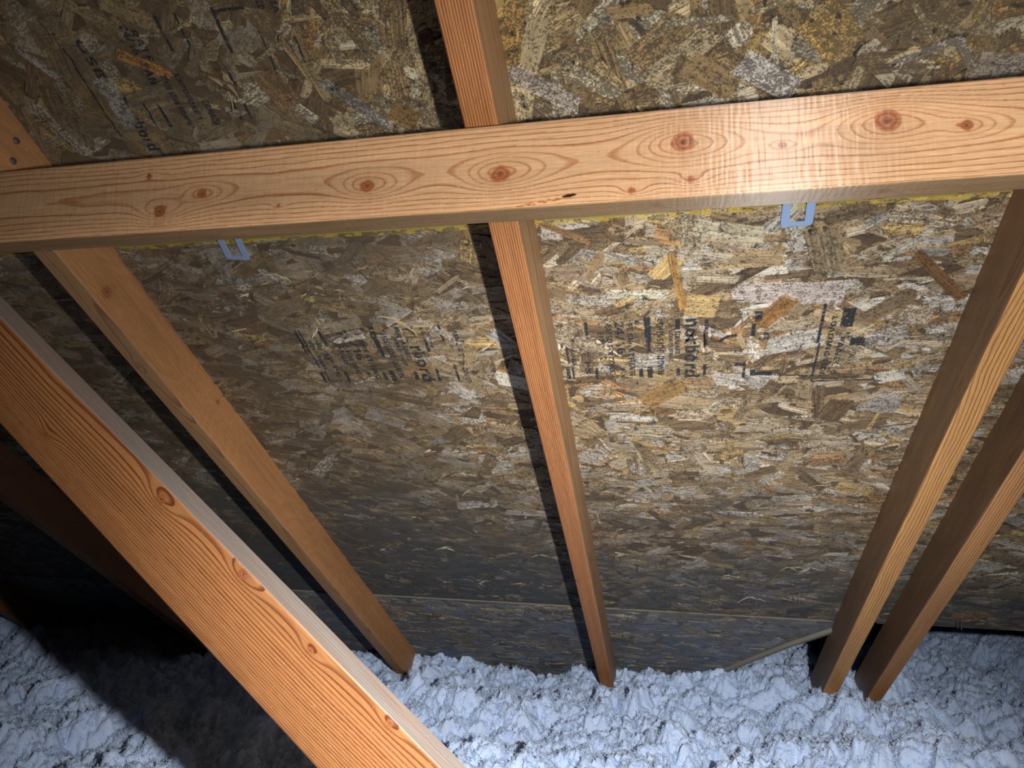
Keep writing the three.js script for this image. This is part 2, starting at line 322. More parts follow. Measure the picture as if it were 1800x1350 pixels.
sheathingPanel('sheathing_panel', [[-3.3, -0.65], [JL - 0.0015, -0.65], [JL - 0.0015, 0.554], [-3.3, 0.554]], WA, matA);
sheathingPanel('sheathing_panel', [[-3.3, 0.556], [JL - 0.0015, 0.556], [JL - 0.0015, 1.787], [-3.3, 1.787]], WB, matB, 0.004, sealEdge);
sheathingPanel('sheathing_panel', [[-3.3, 1.79], [JL - 0.0015, 1.79], [JL - 0.0015, 2.8], [-3.3, 2.8]], WC, matC, 0.0065);
panelC.userData.label = 'mould-darkened lower sheathing panel with a slanting cut end';

// the strands that lie proud of the board: the largest in view one by one, the rest together
{
  const all = [];
  const take = (strands, share, panel, win, mat, vis, lift) => {
    const from = Math.floor(strands.length * (1 - share));
    for (let i = from; i < strands.length; i++) {
      const s = strands[i], u = win[0] + s.x, v = win[1] + win[3] - s.y;
      if (s.x < 0.085 || s.x > win[2] - 0.02 || s.y < 0.012 || s.y > win[3] - 0.012 || !vis(u, v)) continue;
      all.push({ s, panel, win, mat, lift, size: s.L * (s.hw0 + s.hw1) / (ROOF_H ** 2 + u * u + v * v) });
    }
  };
  take(strandsA, 0.4, panelA, WA, matA, (u, v) => v > 0.15 && u < 0.45, 0.05);
  take(strandsB, 0.4, panelB, WB, matB, (u) => u < 0.72, 0.07);
  take(strandsC, 0.25, panelC, WC, matC, (u, v) => v < 2.5 && v - 1.84 < (0.33 - u) * 1.5, 0.05);
  all.sort((a, b) => b.size - a.size);
  const rest = new Map();
  all.forEach((t, i) => {
    const g = strandGeometry(t.s, t.win[0], -(t.win[1] + t.win[3]), t.win[2], t.win[3], t.lift);
    if (i < 300) { const m = part('wood_strand', g, t.mat, t.panel); }
    else { if (!rest.has(t.panel)) rest.set(t.panel, { mat: t.mat, list: [] }); rest.get(t.panel).list.push(g); }
  });
  for (const [panel, { mat, list }] of rest) part('wood_strands', mergeGeometries(list), mat, panel).userData.kind = 'stuff';
}
// bevelled saw cut along the slanting end of the lower panel
{
  const line = [[0.403, 1.826], [0.375, 1.86], [0.30, 1.955], [0.2, 2.105], [0.11, 2.25], [0.021, 2.4], [-0.1, 2.62]], pos = [], idx = [], r = rng(5);
  line.forEach(([u, v], i) => {
    const a = line[Math.max(0, i - 1)], b = line[Math.min(line.length - 1, i + 1)], d = Math.hypot(b[0] - a[0], b[1] - a[1]), nx = (b[1] - a[1]) / d, ny = -(b[0] - a[0]) / d;
    const o = 0.0125 + 0.002 * r();
    pos.push(u - nx * o, -(v - ny * o), 0.0003, u - nx * o * 0.9, -(v - ny * o * 0.9), 0.0095, u + nx * 0.001, -(v + ny * 0.001), 0.0075, u + nx * 0.001, -(v + ny * 0.001), -0.011);
  });
  for (let i = 0; i + 1 < line.length; i++) for (let k = 0; k < 3; k++) { const a = i * 4 + k, b = a + 4; idx.push(a, a + 1, b, b, a + 1, b + 1); }
  const g = new THREE.BufferGeometry(); g.setAttribute('position', new THREE.Float32BufferAttribute(pos, 3)); g.setIndex(idx);
  const gg = g.toNonIndexed(); gg.computeVertexNormals();
  part('cut_edge', gg, new THREE.MeshStandardMaterial({ color: new THREE.Color().setRGB(0.25, 0.23, 0.185), roughness: 0.9, side: THREE.DoubleSide }), panelC, 'pale sawn edge');
}

// ------------------------------------------------------------------ sawn lumber
// local x along the board, y across its wide face, z through its thickness; faces in order: +z wide, +y edge, -z wide, -y edge
function lumberGeometry(L, a, b, bevel, seed, nseg = 40) {
  const prof = [], per = 2 * (a + b), C = 3;
  const corner = (cy, cz, from, perAt) => { for (let i = 0; i <= C; i++) { const t = from - (i / C) * Math.PI / 2; prof.push([cy + Math.cos(t) * bevel, cz + Math.sin(t) * bevel, perAt + (i / C - 0.5) * 2 * bevel]); } };
  // walk: +z face (y from -a/2 to a/2), +y edge, -z face, -y edge
  corner(a / 2 - bevel, b / 2 - bevel, Math.PI / 2, a);
  corner(a / 2 - bevel, -b / 2 + bevel, 0, a + b);
  corner(-a / 2 + bevel, -b / 2 + bevel, -Math.PI / 2, 2 * a + b);
  corner(-a / 2 + bevel, b / 2 - bevel, Math.PI, per);
  const n = prof.length, pos = [], uv = [], idx = [];
  for (let i = 0; i <= nseg; i++) {
    const x = L * i / nseg;
    for (let k = 0; k <= n; k++) {
      const [y, z, p] = prof[k % n], w = 0.0004;
      pos.push(x, y + (noise(x * 14, k * 3.1, seed) - 0.5) * w, z + (noise(x * 14, k * 3.1 + 9, seed) - 0.5) * w);
      uv.push(x / L, (k === n ? p + per : p) / per);
    }
  }
  // the profile starts at the top of the +z face, so the +z face itself is the last span
  for (let i = 0; i < nseg; i++) for (let k = 0; k < n; k++) { const q = i * (n + 1) + k, r = q + n + 1; idx.push(q, q + 1, r, r, q + 1, r + 1); }
  const body = new THREE.BufferGeometry();
  body.setAttribute('position', new THREE.Float32BufferAttribute(pos, 3)); body.setAttribute('uv', new THREE.Float32BufferAttribute(uv, 2)); body.setIndex(idx);
  body.computeVertexNormals();
  const flat = body.toNonIndexed();
  const caps = [];
  for (const x of [0, L]) {
    const cp = [], cu = [];
    for (let k = 0; k < n; k++) {
      const p = prof[k], q = prof[(k + 1) % n], tri = x ? [[0, 0], q, p] : [[0, 0], p, q];
      for (const t of tri) { cp.push(x, t[0], t[1]); cu.push(0.5 + t[0] * 0.2, 0.1 + t[1] * 0.5); }
    }
    const g = new THREE.BufferGeometry(); g.setAttribute('position', new THREE.Float32BufferAttribute(cp, 3)); g.setAttribute('uv', new THREE.Float32BufferAttribute(cu, 2)); g.computeVertexNormals(); caps.push(g);
  }
  const out = mergeGeometries([flat, ...caps]);
  // fix winding if the body came out inside-out
  const pA = new THREE.Vector3(), nA = new THREE.Vector3(); let s = 0;
  for (let i = 0; i < flat.attributes.position.count; i += 97) { pA.fromBufferAttribute(out.attributes.position, i); nA.fromBufferAttribute(out.attributes.normal, i); s += pA.y * nA.y + pA.z * nA.z; }
  if (s < 0) {
    const cnt = out.attributes.position.count;
    for (const at of [out.attributes.position, out.attributes.uv, out.attributes.normal]) for (let i = 0; i < cnt; i += 3) for (let c = 0; c < at.itemSize; c++) { const t = at.getComponent(i + 1, c); at.setComponent(i + 1, c, at.getComponent(i + 2, c)); at.setComponent(i + 2, c, t); }
    const nn = out.attributes.normal; for (let i = 0; i < cnt * 3; i++) nn.array[i] *= -1;
  }
  return out;
}
const FIR = { early: [222, 158, 104], late: [160, 88, 42], edge: [206, 158, 106] };
function lumberMaterial(o) {
  const { seed, L, a = 0.089, b = 0.038, pith = [0, -0.03], ring = 0.0026, knots = [], tone = FIR, drift = 0.008, wave = 0.0016, face = [0, 0, 0, 0], dirt = [[120, 108, 96], [120, 108, 96], [120, 108, 96], [120, 108, 96]], saw = 0, W = 2048, dense = 1500, rough = 0.5, aniso = 0, contrast = 1, grow = 0, line = 0.45 } = o;
  const per = 2 * (a + b), H = Math.round(per * dense / 16) * 16, out = new Uint8Array(W * H * 4), bump = new Float32Array(W * H);
  for (let j = 0; j < H; j++) {
    const t = (j + 0.5) / H * per;
    let f, p, q, ft;
    if (t < a) { f = 0; p = t - a / 2; q = b / 2; ft = p; } else if (t < a + b) { f = 1; p = a / 2; q = b / 2 - (t - a); ft = q; } else if (t < 2 * a + b) { f = 2; p = a / 2 - (t - a - b); q = -b / 2; ft = p; } else { f = 3; p = -a / 2; q = -b / 2 + (t - 2 * a - b); ft = q; }
    const kn = knots.filter((k) => k.f === f);
    for (let i = 0; i < W; i++) {
      const s = (i + 0.5) / W * L;
      const p0 = pith[0] + (noise(s * 3.1, 0.5, seed) - 0.5) * drift * 2 + (noise(s * 9, 0.5, seed + 1) - 0.5) * drift * 0.5, q0 = pith[1] + (noise(s * 2.3, 4.5, seed + 2) - 0.5) * drift;
      let r = Math.hypot(p - p0, q - q0) + (noise(s * 7, t * 24, seed + 3) - 0.5) * wave + (noise(s * 34, t * 120, seed + 4) - 0.5) * wave * 0.22;
      let body = 0, halo = 0, kr = 0;
      for (const k of kn) {
        const ds = s - k.s, dt = ft - k.t, R = k.r, d = Math.hypot(ds, dt * 1.15);
        if (Math.abs(ds) > R * 16) continue;
        const lop = ds > 0 ? 1 : 0.55, g2 = (ds * ds) / (R * R * (k.long ?? 16) * lop) + (dt * dt) / (R * R * 2.4);
        r -= (k.up ?? 1) * R * (0.95 * Math.exp(-g2) + 0.22 * Math.exp(-g2 / 4));
        const w = R * (1 + 0.25 * (noise(Math.atan2(dt, ds) * 1.4 + 9, k.s * 90, seed + 5) - 0.5));
        if (d < w) { body = Math.max(body, sstep(w, w * 0.82, d)); kr = d / w; }
        halo = Math.max(halo, Math.exp(-((d / (R * 1.9)) ** 2)));
      }
      const n = r / ring * (1 + grow * (r - 0.03) / 0.06), ni = Math.floor(n), fr = n - ni, hv = hash(ni, 3, seed);
      const wide = line + 0.3 * hv * (1 - line);
      let late = sstep(wide, 0.93, fr) * (1 - sstep(0.965, 1, fr)) * (0.55 + 0.45 * hash(ni, 5, seed)) * contrast;
      const fib = noise(s * 34, t * 2600, seed + 6), fib2 = noise(s * 110, t * 900, seed + 8), lowv = fbm(s * 2.4, t * 26, seed + 7, 3);
      let br = 0.95 + 0.12 * (fib - 0.5) + 0.07 * (fib2 - 0.5) + 0.24 * (lowv - 0.5);
      let col = [0, 1, 2].map((c) => lerp(tone.early[c], tone.late[c], clamp(late + halo * 0.2)) * br);
      if (body > 0) {
        const rings = 0.5 + 0.5 * Math.sin(kr * 17 + hv * 2), kc = [lerp(146, 186, rings), lerp(82, 116, rings), lerp(50, 76, rings)], core = sstep(0.22, 0.05, kr);
        col = col.map((c, x) => lerp(c, kc[x] * (1 - 0.45 * core) * (0.8 + 0.3 * fib), body * 0.9));
        late = lerp(late, 0.5 + 0.4 * rings, body);
      }
      // handling dirt and dust, blotchy
      const dm = face[f];
      if (dm) {
        const k = clamp(dm * (0.75 + 0.5 * fbm(s * 11, t * 90, seed + 11, 3)) + (fib2 > 0.8 ? 0.06 : 0));
        col = col.map((c, x) => lerp(c, dirt[f][x] * (0.9 + 0.2 * fib), k));
      }
      const speck = hash(i, j, seed + 20);
      if (speck > 0.9993) col = [232, 206, 160]; else if (speck < 0.0004) col = col.map((c) => c * 0.6);
      const x = (j * W + i) * 4;
      out[x] = clamp(col[0], 0, 255); out[x + 1] = clamp(col[1], 0, 255); out[x + 2] = clamp(col[2], 0, 255); out[x + 3] = 255;
      const chatter = saw ? (noise(s * 560, t * 60, seed + 13) - 0.5) * saw : 0;
      bump[j * W + i] = 0.5 + 0.3 * late + 0.1 * (fib - 0.5) + chatter;
    }
  }
  if (o.marks) o.marks(out, W, H, L, per);
  const M = new THREE.MeshPhysicalMaterial({ map: dataTexture(out, W, H, true), bumpMap: greyTexture(bump, W, H), bumpScale: 0.0005, roughness: rough, metalness: 0 });
  if (o.ior) M.ior = o.ior;
  if (aniso) { M.anisotropy = aniso; M.anisotropyRotation = Math.PI / 2; }
  return M;
}
function lumber(name, label, category, group, start, along, across, L, a, b, material, seed, bevel = 0.003) {
  const m = new THREE.Mesh(lumberGeometry(L, a, b, bevel, seed), material);
  const X = along.clone().normalize(), Y = across.clone().addScaledVector(X, -across.dot(X)).normalize(), Z = new THREE.Vector3().crossVectors(X, Y);
  m.quaternion.setFromRotationMatrix(new THREE.Matrix4().makeBasis(X, Y, Z));
  m.position.copy(start);
  return add(m, name, label, category, group);
}
const A = 0.089, B = 0.038;

// rafters: wide faces on the sides, narrow face to the attic
const RV0 = -0.55, RLEN = 3.15;
const rafterTone = { early: [214, 142, 88], late: [148, 80, 40] };
const tanDirt = [146, 122, 92], brownDirt = [112, 86, 62], greyDirt = [156, 148, 140];
const dirts = (l, e, r, t) => [l, e, r, t];
const rafterSpec = [
  ['fir rafter left of centre, running from under the cross board down to the insulation', -0.837, { seed: 41, pith: [0.09, -0.012], ring: 0.0026, tone: { early: [204, 146, 92], late: [146, 92, 52] }, knots: [{ f: 2, s: 1.14, t: 0.02, r: 0.011 }, { f: 2, s: 1.45, t: -0.02, r: 0.006 }, { f: 1, s: 1.28, t: 0.006, r: 0.005 }], face: [0.3, 0.42, 0.1, 0] }],
  ['straight-grained orange rafter in the middle, crossing behind the cross board', -0.1885, { seed: 47, pith: [0.02, 0.16], ring: 0.003, drift: 0.004, wave: 0.0009, dense: 2400, contrast: 1.35, line: 0.4, tone: { early: [210, 142, 84], late: [136, 74, 36] }, knots: [{ f: 1, s: 2.0, t: 0.012, r: 0.006 }, { f: 2, s: 2.05, t: 0.01, r: 0.012 }], face: [0.3, 0.04, 0.62, 0] }],
  ['brown-sided rafter with wavy yellow edge grain, left one of the close right-hand pair', 0.404, { seed: 53, pith: [0.03, 0.03], ring: 0.0043, drift: 0.008, wave: 0.006, line: 0.5, dense: 2400, tone: { early: [228, 168, 100], late: [150, 90, 44] }, contrast: 1.25, face: [0.8, 0.02, 0.3, 0] }],
  ['brown-sided rafter nearest the right edge, right one of the close pair', 0.5155, { seed: 59, pith: [0.03, 0.034], ring: 0.0043, drift: 0.008, wave: 0.005, line: 0.5, dense: 2400, tone: { early: [218, 158, 98], late: [148, 88, 46] }, contrast: 1.2, face: [0.8, 0.05, 0.3, 0] }],
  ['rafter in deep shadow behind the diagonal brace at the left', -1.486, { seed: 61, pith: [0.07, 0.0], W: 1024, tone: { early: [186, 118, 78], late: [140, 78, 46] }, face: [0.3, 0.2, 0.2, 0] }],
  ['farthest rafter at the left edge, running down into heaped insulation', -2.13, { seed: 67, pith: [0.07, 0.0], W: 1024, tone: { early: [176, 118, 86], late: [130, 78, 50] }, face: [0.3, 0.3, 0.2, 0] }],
];
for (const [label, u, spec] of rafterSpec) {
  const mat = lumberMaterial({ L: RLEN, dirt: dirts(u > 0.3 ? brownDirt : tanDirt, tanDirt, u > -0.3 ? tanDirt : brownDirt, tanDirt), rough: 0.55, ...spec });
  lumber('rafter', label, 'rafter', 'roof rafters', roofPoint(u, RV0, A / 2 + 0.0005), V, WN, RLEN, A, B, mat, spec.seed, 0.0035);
}

// the cross board on the rafters, face plumb
const PX0 = -1.62, PLEN = 2.72, PY = 1.2957, PZ = -0.674;
{
  const k = (x, y, r, o = {}) => ({ f: 0, s: x - PX0, t: y - PY, r, ...o });
  const mat = lumberMaterial({
    seed: 71, L: PLEN, pith: [0.0, -0.036], ring: 0.0027, drift: 0.0028, wave: 0.0026, line: 0.64, saw: 0.4, rough: 0.52, aniso: 1, ior: 1.75,
    tone: { early: [232, 184, 138], late: [176, 112, 68] },
    knots: [k(-0.304, 1.286, 0.0085), k(-0.162, 1.288, 0.0105), k(0.015, 1.305, 0.012), k(0.192, 1.309, 0.0125), k(-0.552, 1.275, 0.008), k(-0.499, 1.292, 0.0065), k(0.103, 1.294, 0.004), k(0.022, 1.268, 0.0045), k(-0.033, 1.261, 0.004), k(0.255, 1.299, 0.006), k(-0.405, 1.272, 0.0025), k(-0.569, 1.319, 0.0025),
      { f: 3, s: 0.19 - PX0, t: 0.002, r: 0.007 }, { f: 3, s: -0.01 - PX0, t: 0.004, r: 0.006 }],
    face: [0, 0.1, 0.2, 0.72], dirt: dirts(tanDirt, tanDirt, tanDirt, [138, 110, 72]),
    marks(out, W, H, L, per) { // pitch pocket: dark streak of resin low on the face
      for (let i = 0; i < W; i++) for (let j = 0; j < H; j++) {
        const s = (i + 0.5) / W * L + PX0, t = (j + 0.5) / H * per - A / 2 + PY; if (t > PY + A / 2) continue;
        const d1 = Math.hypot((s + 0.093) / 0.007, (t - 1.2605 - (s + 0.093) * 0.12) / 0.0014), d2 = Math.hypot((s + 0.118) / 0.028, (t - 1.256 - (s + 0.118) * 0.13) / 0.0016);
        const x = (j * W + i) * 4, n = noise(s * 400, t * 900, 5);
        if (d2 < 1 && n > 0.4) { out[x] = lerp(out[x], 150, 0.6); out[x + 1] = lerp(out[x + 1], 70, 0.6); out[x + 2] = lerp(out[x + 2], 24, 0.6); }
        if (d1 < 1) { out[x] = 40; out[x + 1] = 26; out[x + 2] = 16; }
      }
    },
  });
  lumber('cross_board', 'pale knotty fir board running crosswise over the rafters', 'board', null, new THREE.Vector3(PX0, PY, PZ), new THREE.Vector3(1, 0, 0), new THREE.Vector3(0, 1, 0), PLEN, A, B, mat, 71, 0.0028);
}
// the diagonal brace in front, lower left
{
  const ang = THREE.MathUtils.degToRad(38.84), d = new THREE.Vector3(Math.cos(ang), -Math.sin(ang), 0), n = new THREE.Vector3(Math.sin(ang), Math.cos(ang), 0);
  const top = new THREE.Vector3(-0.492, 0.9435, -0.684).addScaledVector(n, -A / 2); // a point on the upper arris, dropped to the centre line
  const start = top.clone().addScaledVector(d, -0.536), LW = 1.51;
  const at = (x, y, r, o = {}) => { const v = new THREE.Vector3(x, y, -0.684).sub(start); return { f: 0, s: v.dot(d), t: v.dot(n), r, ...o }; };
  const mat = lumberMaterial({
    seed: 83, L: LW, pith: [0.05, -0.006], ring: 0.0044, grow: 0.34, drift: 0.005, wave: 0.0016, dense: 2400, rough: 0.5, tone: { early: [184, 126, 78], late: [118, 62, 31] }, contrast: 1.2,
    knots: [at(-0.688, 1.028, 0.006), at(-0.532, 0.959, 0.007), at(-0.429, 0.885, 0.0065), at(-0.264, 0.754, 0.004), at(-0.35, 0.815, 0.0045)],
    face: [0, 0.92, 0.2, 0.3], dirt: dirts(tanDirt, [150, 139, 132], tanDirt, tanDirt),
  });
  lumber('diagonal_brace', 'large diagonal brace in the left foreground with a grey dusty upper edge', 'brace', null, start, d, n, LW, A, B, mat, 83, 0.0022);
  // level cut at the upper end, butted under the cross board
  const brace = scene.children[scene.children.length - 1], p = brace.geometry.attributes.position;
  for (let i = 0; i < p.count; i++) { const x = p.getX(i), cut = (start.y + p.getY(i) * Math.cos(ang) - (PY - A / 2 - 0.0006)) / Math.sin(ang); p.setX(i, x + Math.max(0, 1 - x / 0.16) * cut); }
  brace.geometry.computeVertexNormals();
}

// a second brace added unseen behind the first, to widen its shadow in the corner
{
  const ang = THREE.MathUtils.degToRad(38.84), d = new THREE.Vector3(Math.cos(ang), -Math.sin(ang), 0), n = new THREE.Vector3(Math.sin(ang), Math.cos(ang), 0);
  const start = new THREE.Vector3(0, 1, -1.019).addScaledVector(n, -0.607).addScaledVector(d, -1.02);
  const mat = lumberMaterial({ seed: 89, L: 1.4, pith: [0.02, -0.05], W: 1024, face: [0.2, 0.6, 0.2, 0.2], dirt: dirts(tanDirt, greyDirt, tanDirt, tanDirt) });
  lumber('diagonal_brace', 'second diagonal brace added unseen behind the large foreground brace to widen its shadow', 'brace', null, start, d, n, 1.4, A, B, mat, 89, 0.0025);
}

// ------------------------------------------------------------------ blown insulation over the attic floor
const INS0 = 0.372;
const roofY = (z) => ROOF0.y + (z - ROOF0.z) * (SN / CS);   // underside of the sheathing at depth z
function domes(x, z, k) { // rounded lumps: one jittered dome per cell, the highest wins
  const ix = Math.floor(x), iz = Math.floor(z); let h = 0;
  for (let a = -1; a <= 1; a++) for (let b = -1; b <= 1; b++) {
    const cx = ix + a, cz = iz + b, dx = x - cx - hash(cx, cz, k), dz = z - cz - hash(cx, cz, k + 1), R = 0.55 + 0.55 * hash(cx, cz, k + 2), d = (dx * dx + dz * dz) / (R * R);
    if (d < 1) { const q = (1 - d) * (0.5 + 0.5 * Math.sqrt(1 - d)) * (0.45 + 0.55 * hash(cx, cz, k + 3)); if (q > h) h = q; }
  }
  return h;
}
function fluff(x, z) {
  let y = INS0 - 0.05 + (fbm(x * 2.3, z * 2.3, 401, 2) - 0.5) * 0.08 + (fbm(x * 7, z * 7, 411, 3) - 0.5) * 0.12;
  const wx = x + (noise(x * 26, z * 26, 421) - 0.5) * 0.03, wz = z + (noise(x * 26 + 8, z * 26, 423) - 0.5) * 0.03;
  const fx = wx + (noise(x * 70, z * 70, 425) - 0.5) * 0.016, fz = wz + (noise(x * 70 + 5, z * 70, 427) - 0.5) * 0.016;
  y += 0.044 * domes(wx * 13, wz * 13, 431) + 0.026 * domes(wx * 30, wz * 30, 441) + 0.0185 * domes(fx * 62, fz * 62, 451) + 0.0075 * domes(fx * 125, fz * 125, 461);
  // heap against the sheathing at the left, hollow at the eave
  y += 0.05 * Math.exp(-(((x + 2.3) / 0.45) ** 2) - ((z + 2.2) / 0.35) ** 2);
  if (z < -2.3) y -= (-2.3 - z) * 0.35 * sstep(0.35, 0.05, x);
  return y;
}
const insulationMat = new THREE.MeshStandardMaterial({ color: new THREE.Color().setRGB(0.62, 0.75, 0.98), roughness: 1 });
const fibreMat = new THREE.MeshPhysicalMaterial({ color: new THREE.Color().setRGB(0.7, 0.82, 1.0), roughness: 1, transmission: 0.25, thickness: 0, side: THREE.DoubleSide });
{
  const x0 = -3.1, x1 = 1.9, z0 = -3.5, z1 = -0.4, fx0 = -2.65, fx1 = 1.35, fz0 = -3.05, fz1 = -1.12;
  // fine where it shows, coarse at the rim
  const mid = fz1 + 0.5, line = (a, fa, fb, b, fine, coarse) => { const l = []; for (let t = a; t < fa - 1e-6; t += coarse) l.push(t); for (let t = fa; t < fb - 1e-6; t += fine) l.push(t); for (let t = fb; t <= b + 1e-6; t += coarse) l.push(t); return l; };
  const xs = line(x0, fx0, fx1, x1, 0.0036, 0.03), zs = [...line(z0, fz0, fz1, fz1 - 1, 0.0036, 0.03), ...line(fz1, fz1, mid, z1, 0.012, 0.05)], nx = xs.length, nz = zs.length;
  const pos = new Float32Array(nx * nz * 3), idx = new Uint32Array((nx - 1) * (nz - 1) * 6);
  for (let j = 0; j < nz; j++) for (let i = 0; i < nx; i++) {
    const x = xs[i], z = zs[j]; let y = fluff(x, z);
    if (x < 0.2) y = Math.min(y, roofY(z) - 0.004 + Math.max(0, x - 0.0) * 0.5);
    pos.set([x, Math.max(0.02, y), z], (j * nx + i) * 3);
  }
  let k = 0;
  for (let j = 0; j + 1 < nz; j++) for (let i = 0; i + 1 < nx; i++) { const a = j * nx + i, b = a + 1, c = a + nx, d = c + 1; idx[k++] = a; idx[k++] = c; idx[k++] = b; idx[k++] = b; idx[k++] = c; idx[k++] = d; }
  const g = new THREE.BufferGeometry(); g.setAttribute('position', new THREE.BufferAttribute(pos, 3)); g.setIndex(new THREE.BufferAttribute(idx, 1)); g.computeVertexNormals();
  const bed = new THREE.Mesh(g, insulationMat);
  add(bed, 'loose_insulation', 'white fluffy blown-in insulation covering the attic floor', 'insulation', null, 'stuff');
  // curled fibres and crumbs standing out of the bed
  const r = rng(777), curl = (w, L, bend, twist) => {
    const n = 6, p = [], ix = [];
    for (let i = 0; i <= n; i++) { const t = i / n, a = bend * t, cx = bend ? Math.sin(a) / bend : t, cy = bend ? (1 - Math.cos(a)) / bend : 0, hw = w * (1 - 0.55 * Math.abs(2 * t - 1)), tw = twist * t; p.push(cx * L, cy * L + Math.sin(tw) * hw, Math.cos(tw) * hw, cx * L, cy * L - Math.sin(tw) * hw, -Math.cos(tw) * hw); }
    for (let i = 0; i < n; i++) ix.push(i * 2, i * 2 + 1, i * 2 + 2, i * 2 + 2, i * 2 + 1, i * 2 + 3);
    const c = new THREE.BufferGeometry(); c.setAttribute('position', new THREE.Float32BufferAttribute(p, 3)); c.setIndex(ix); c.computeVertexNormals(); return c;
  };
  const bits = [];
  for (let i = 0; i < 9; i++) bits.push(curl(0.06 + 0.1 * r(), 1.1, 1.2 + 3 * r(), (r() - 0.5) * 4).rotateX(r() * 6.3).rotateY(r() * 6.3).rotateZ(r() * 6.3).translate((r() - 0.5) * 0.9, (r() - 0.5) * 0.5, (r() - 0.5) * 0.9));
  const tuft = mergeGeometries(bits);
  const N = 230000, tufts = new THREE.InstancedMesh(tuft, fibreMat, N), m4 = new THREE.Matrix4(), q = new THREE.Quaternion(), e = new THREE.Euler();
  let made = 0;
  for (let i = 0; i < N * 2 && made < N; i++) {
    const z = -0.75 - 2.27 * Math.pow(r(), 0.9), x = -2.7 + 4.3 * r(), s = 0.0036 + 0.0048 * Math.pow(r(), 1.6);
    const y = fluff(x, z);
    if (x < 0.2 && y > roofY(z) - 0.016) continue;
    e.set(r() * 6.3, r() * 6.3, r() * 6.3); q.setFromEuler(e);
    m4.compose(new THREE.Vector3(x, y + s * 0.1, z), q, new THREE.Vector3(s, s, s));
    tufts.setMatrixAt(made++, m4);
  }
  tufts.count = made;
  tufts.name = 'insulation_tufts'; tufts.userData.kind = 'stuff'; tufts.castShadow = tufts.receiveShadow = true;
  bed.add(tufts);
}
// attic floor beneath and the dark end of the eave beyond the opening
{
  const plain = (rgb) => new THREE.MeshStandardMaterial({ color: new THREE.Color().setRGB(...rgb), roughness: 0.95 });
  const f = new THREE.Mesh(new THREE.BoxGeometry(7, 0.02, 7.4), plain([0.4, 0.38, 0.35])); f.position.set(-0.6, -0.01, -2.2);
  add(f, 'floor', 'ceiling board of the room below, under the insulation', null, null, 'structure');
  const w = new THREE.Mesh(new THREE.BoxGeometry(7, 1.6, 0.02), plain([0.05, 0.045, 0.04])); w.position.set(-0.6, 0.8, -5.4);
  add(w, 'wall_back', 'dark boards far beyond the open eave', null, null, 'structure');
}

// ------------------------------------------------------------------ panel clips at the seam
{
  const steel = new THREE.MeshStandardMaterial({ color: new THREE.Color().setRGB(0.44, 0.58, 0.82), metalness: 0.5, roughness: 0.45 });
  const w = 0.0185, h = 0.041, s = new THREE.Shape();
  s.moveTo(-w, 0.006); s.lineTo(-w, -h + 0.005); s.quadraticCurveTo(-w, -h, -w + 0.005, -h); s.lineTo(w - 0.005, -h); s.quadraticCurveTo(w, -h, w, -h + 0.005); s.lineTo(w, 0.006); s.closePath();
  const hole = new THREE.Path(); hole.moveTo(-w + 0.0095, -0.001); hole.lineTo(w - 0.0095, -0.001); hole.lineTo(w - 0.0095, -h + 0.006); hole.lineTo(-w + 0.0095, -h + 0.006); hole.closePath(); s.holes.push(hole);
  const plate = new THREE.ExtrudeGeometry(s, { depth: 0.0012, bevelEnabled: true, bevelSize: 0.0003, bevelThickness: 0.0003, bevelSegments: 2, curveSegments: 6 });
  const back = plate.clone().rotateZ(Math.PI).translate(0, 0.004, -0.0155);
  const web = new THREE.BoxGeometry(0.034, 0.0016, 0.014).translate(0, 0.002, -0.0065);
  for (const [u, label, turn, dv] of [[0.155, 'blue-grey metal panel clip under the cross board, right of the middle rafter', 0.02, 0], [-0.617, 'blue-grey metal panel clip under the cross board, left of the middle rafter', -0.12, 0.004]]) {
    const g = new THREE.Group();
    onRoof(g, u, 0.5445 + dv, 0.0066);
    part('face_plate', plate, steel, g).rotation.set(0.03, 0, turn);
    part('back_plate', back, steel, g);
    part('web', web, steel, g);
    add(g, 'panel_clip', label, 'clip', 'panel clips');
  }
}

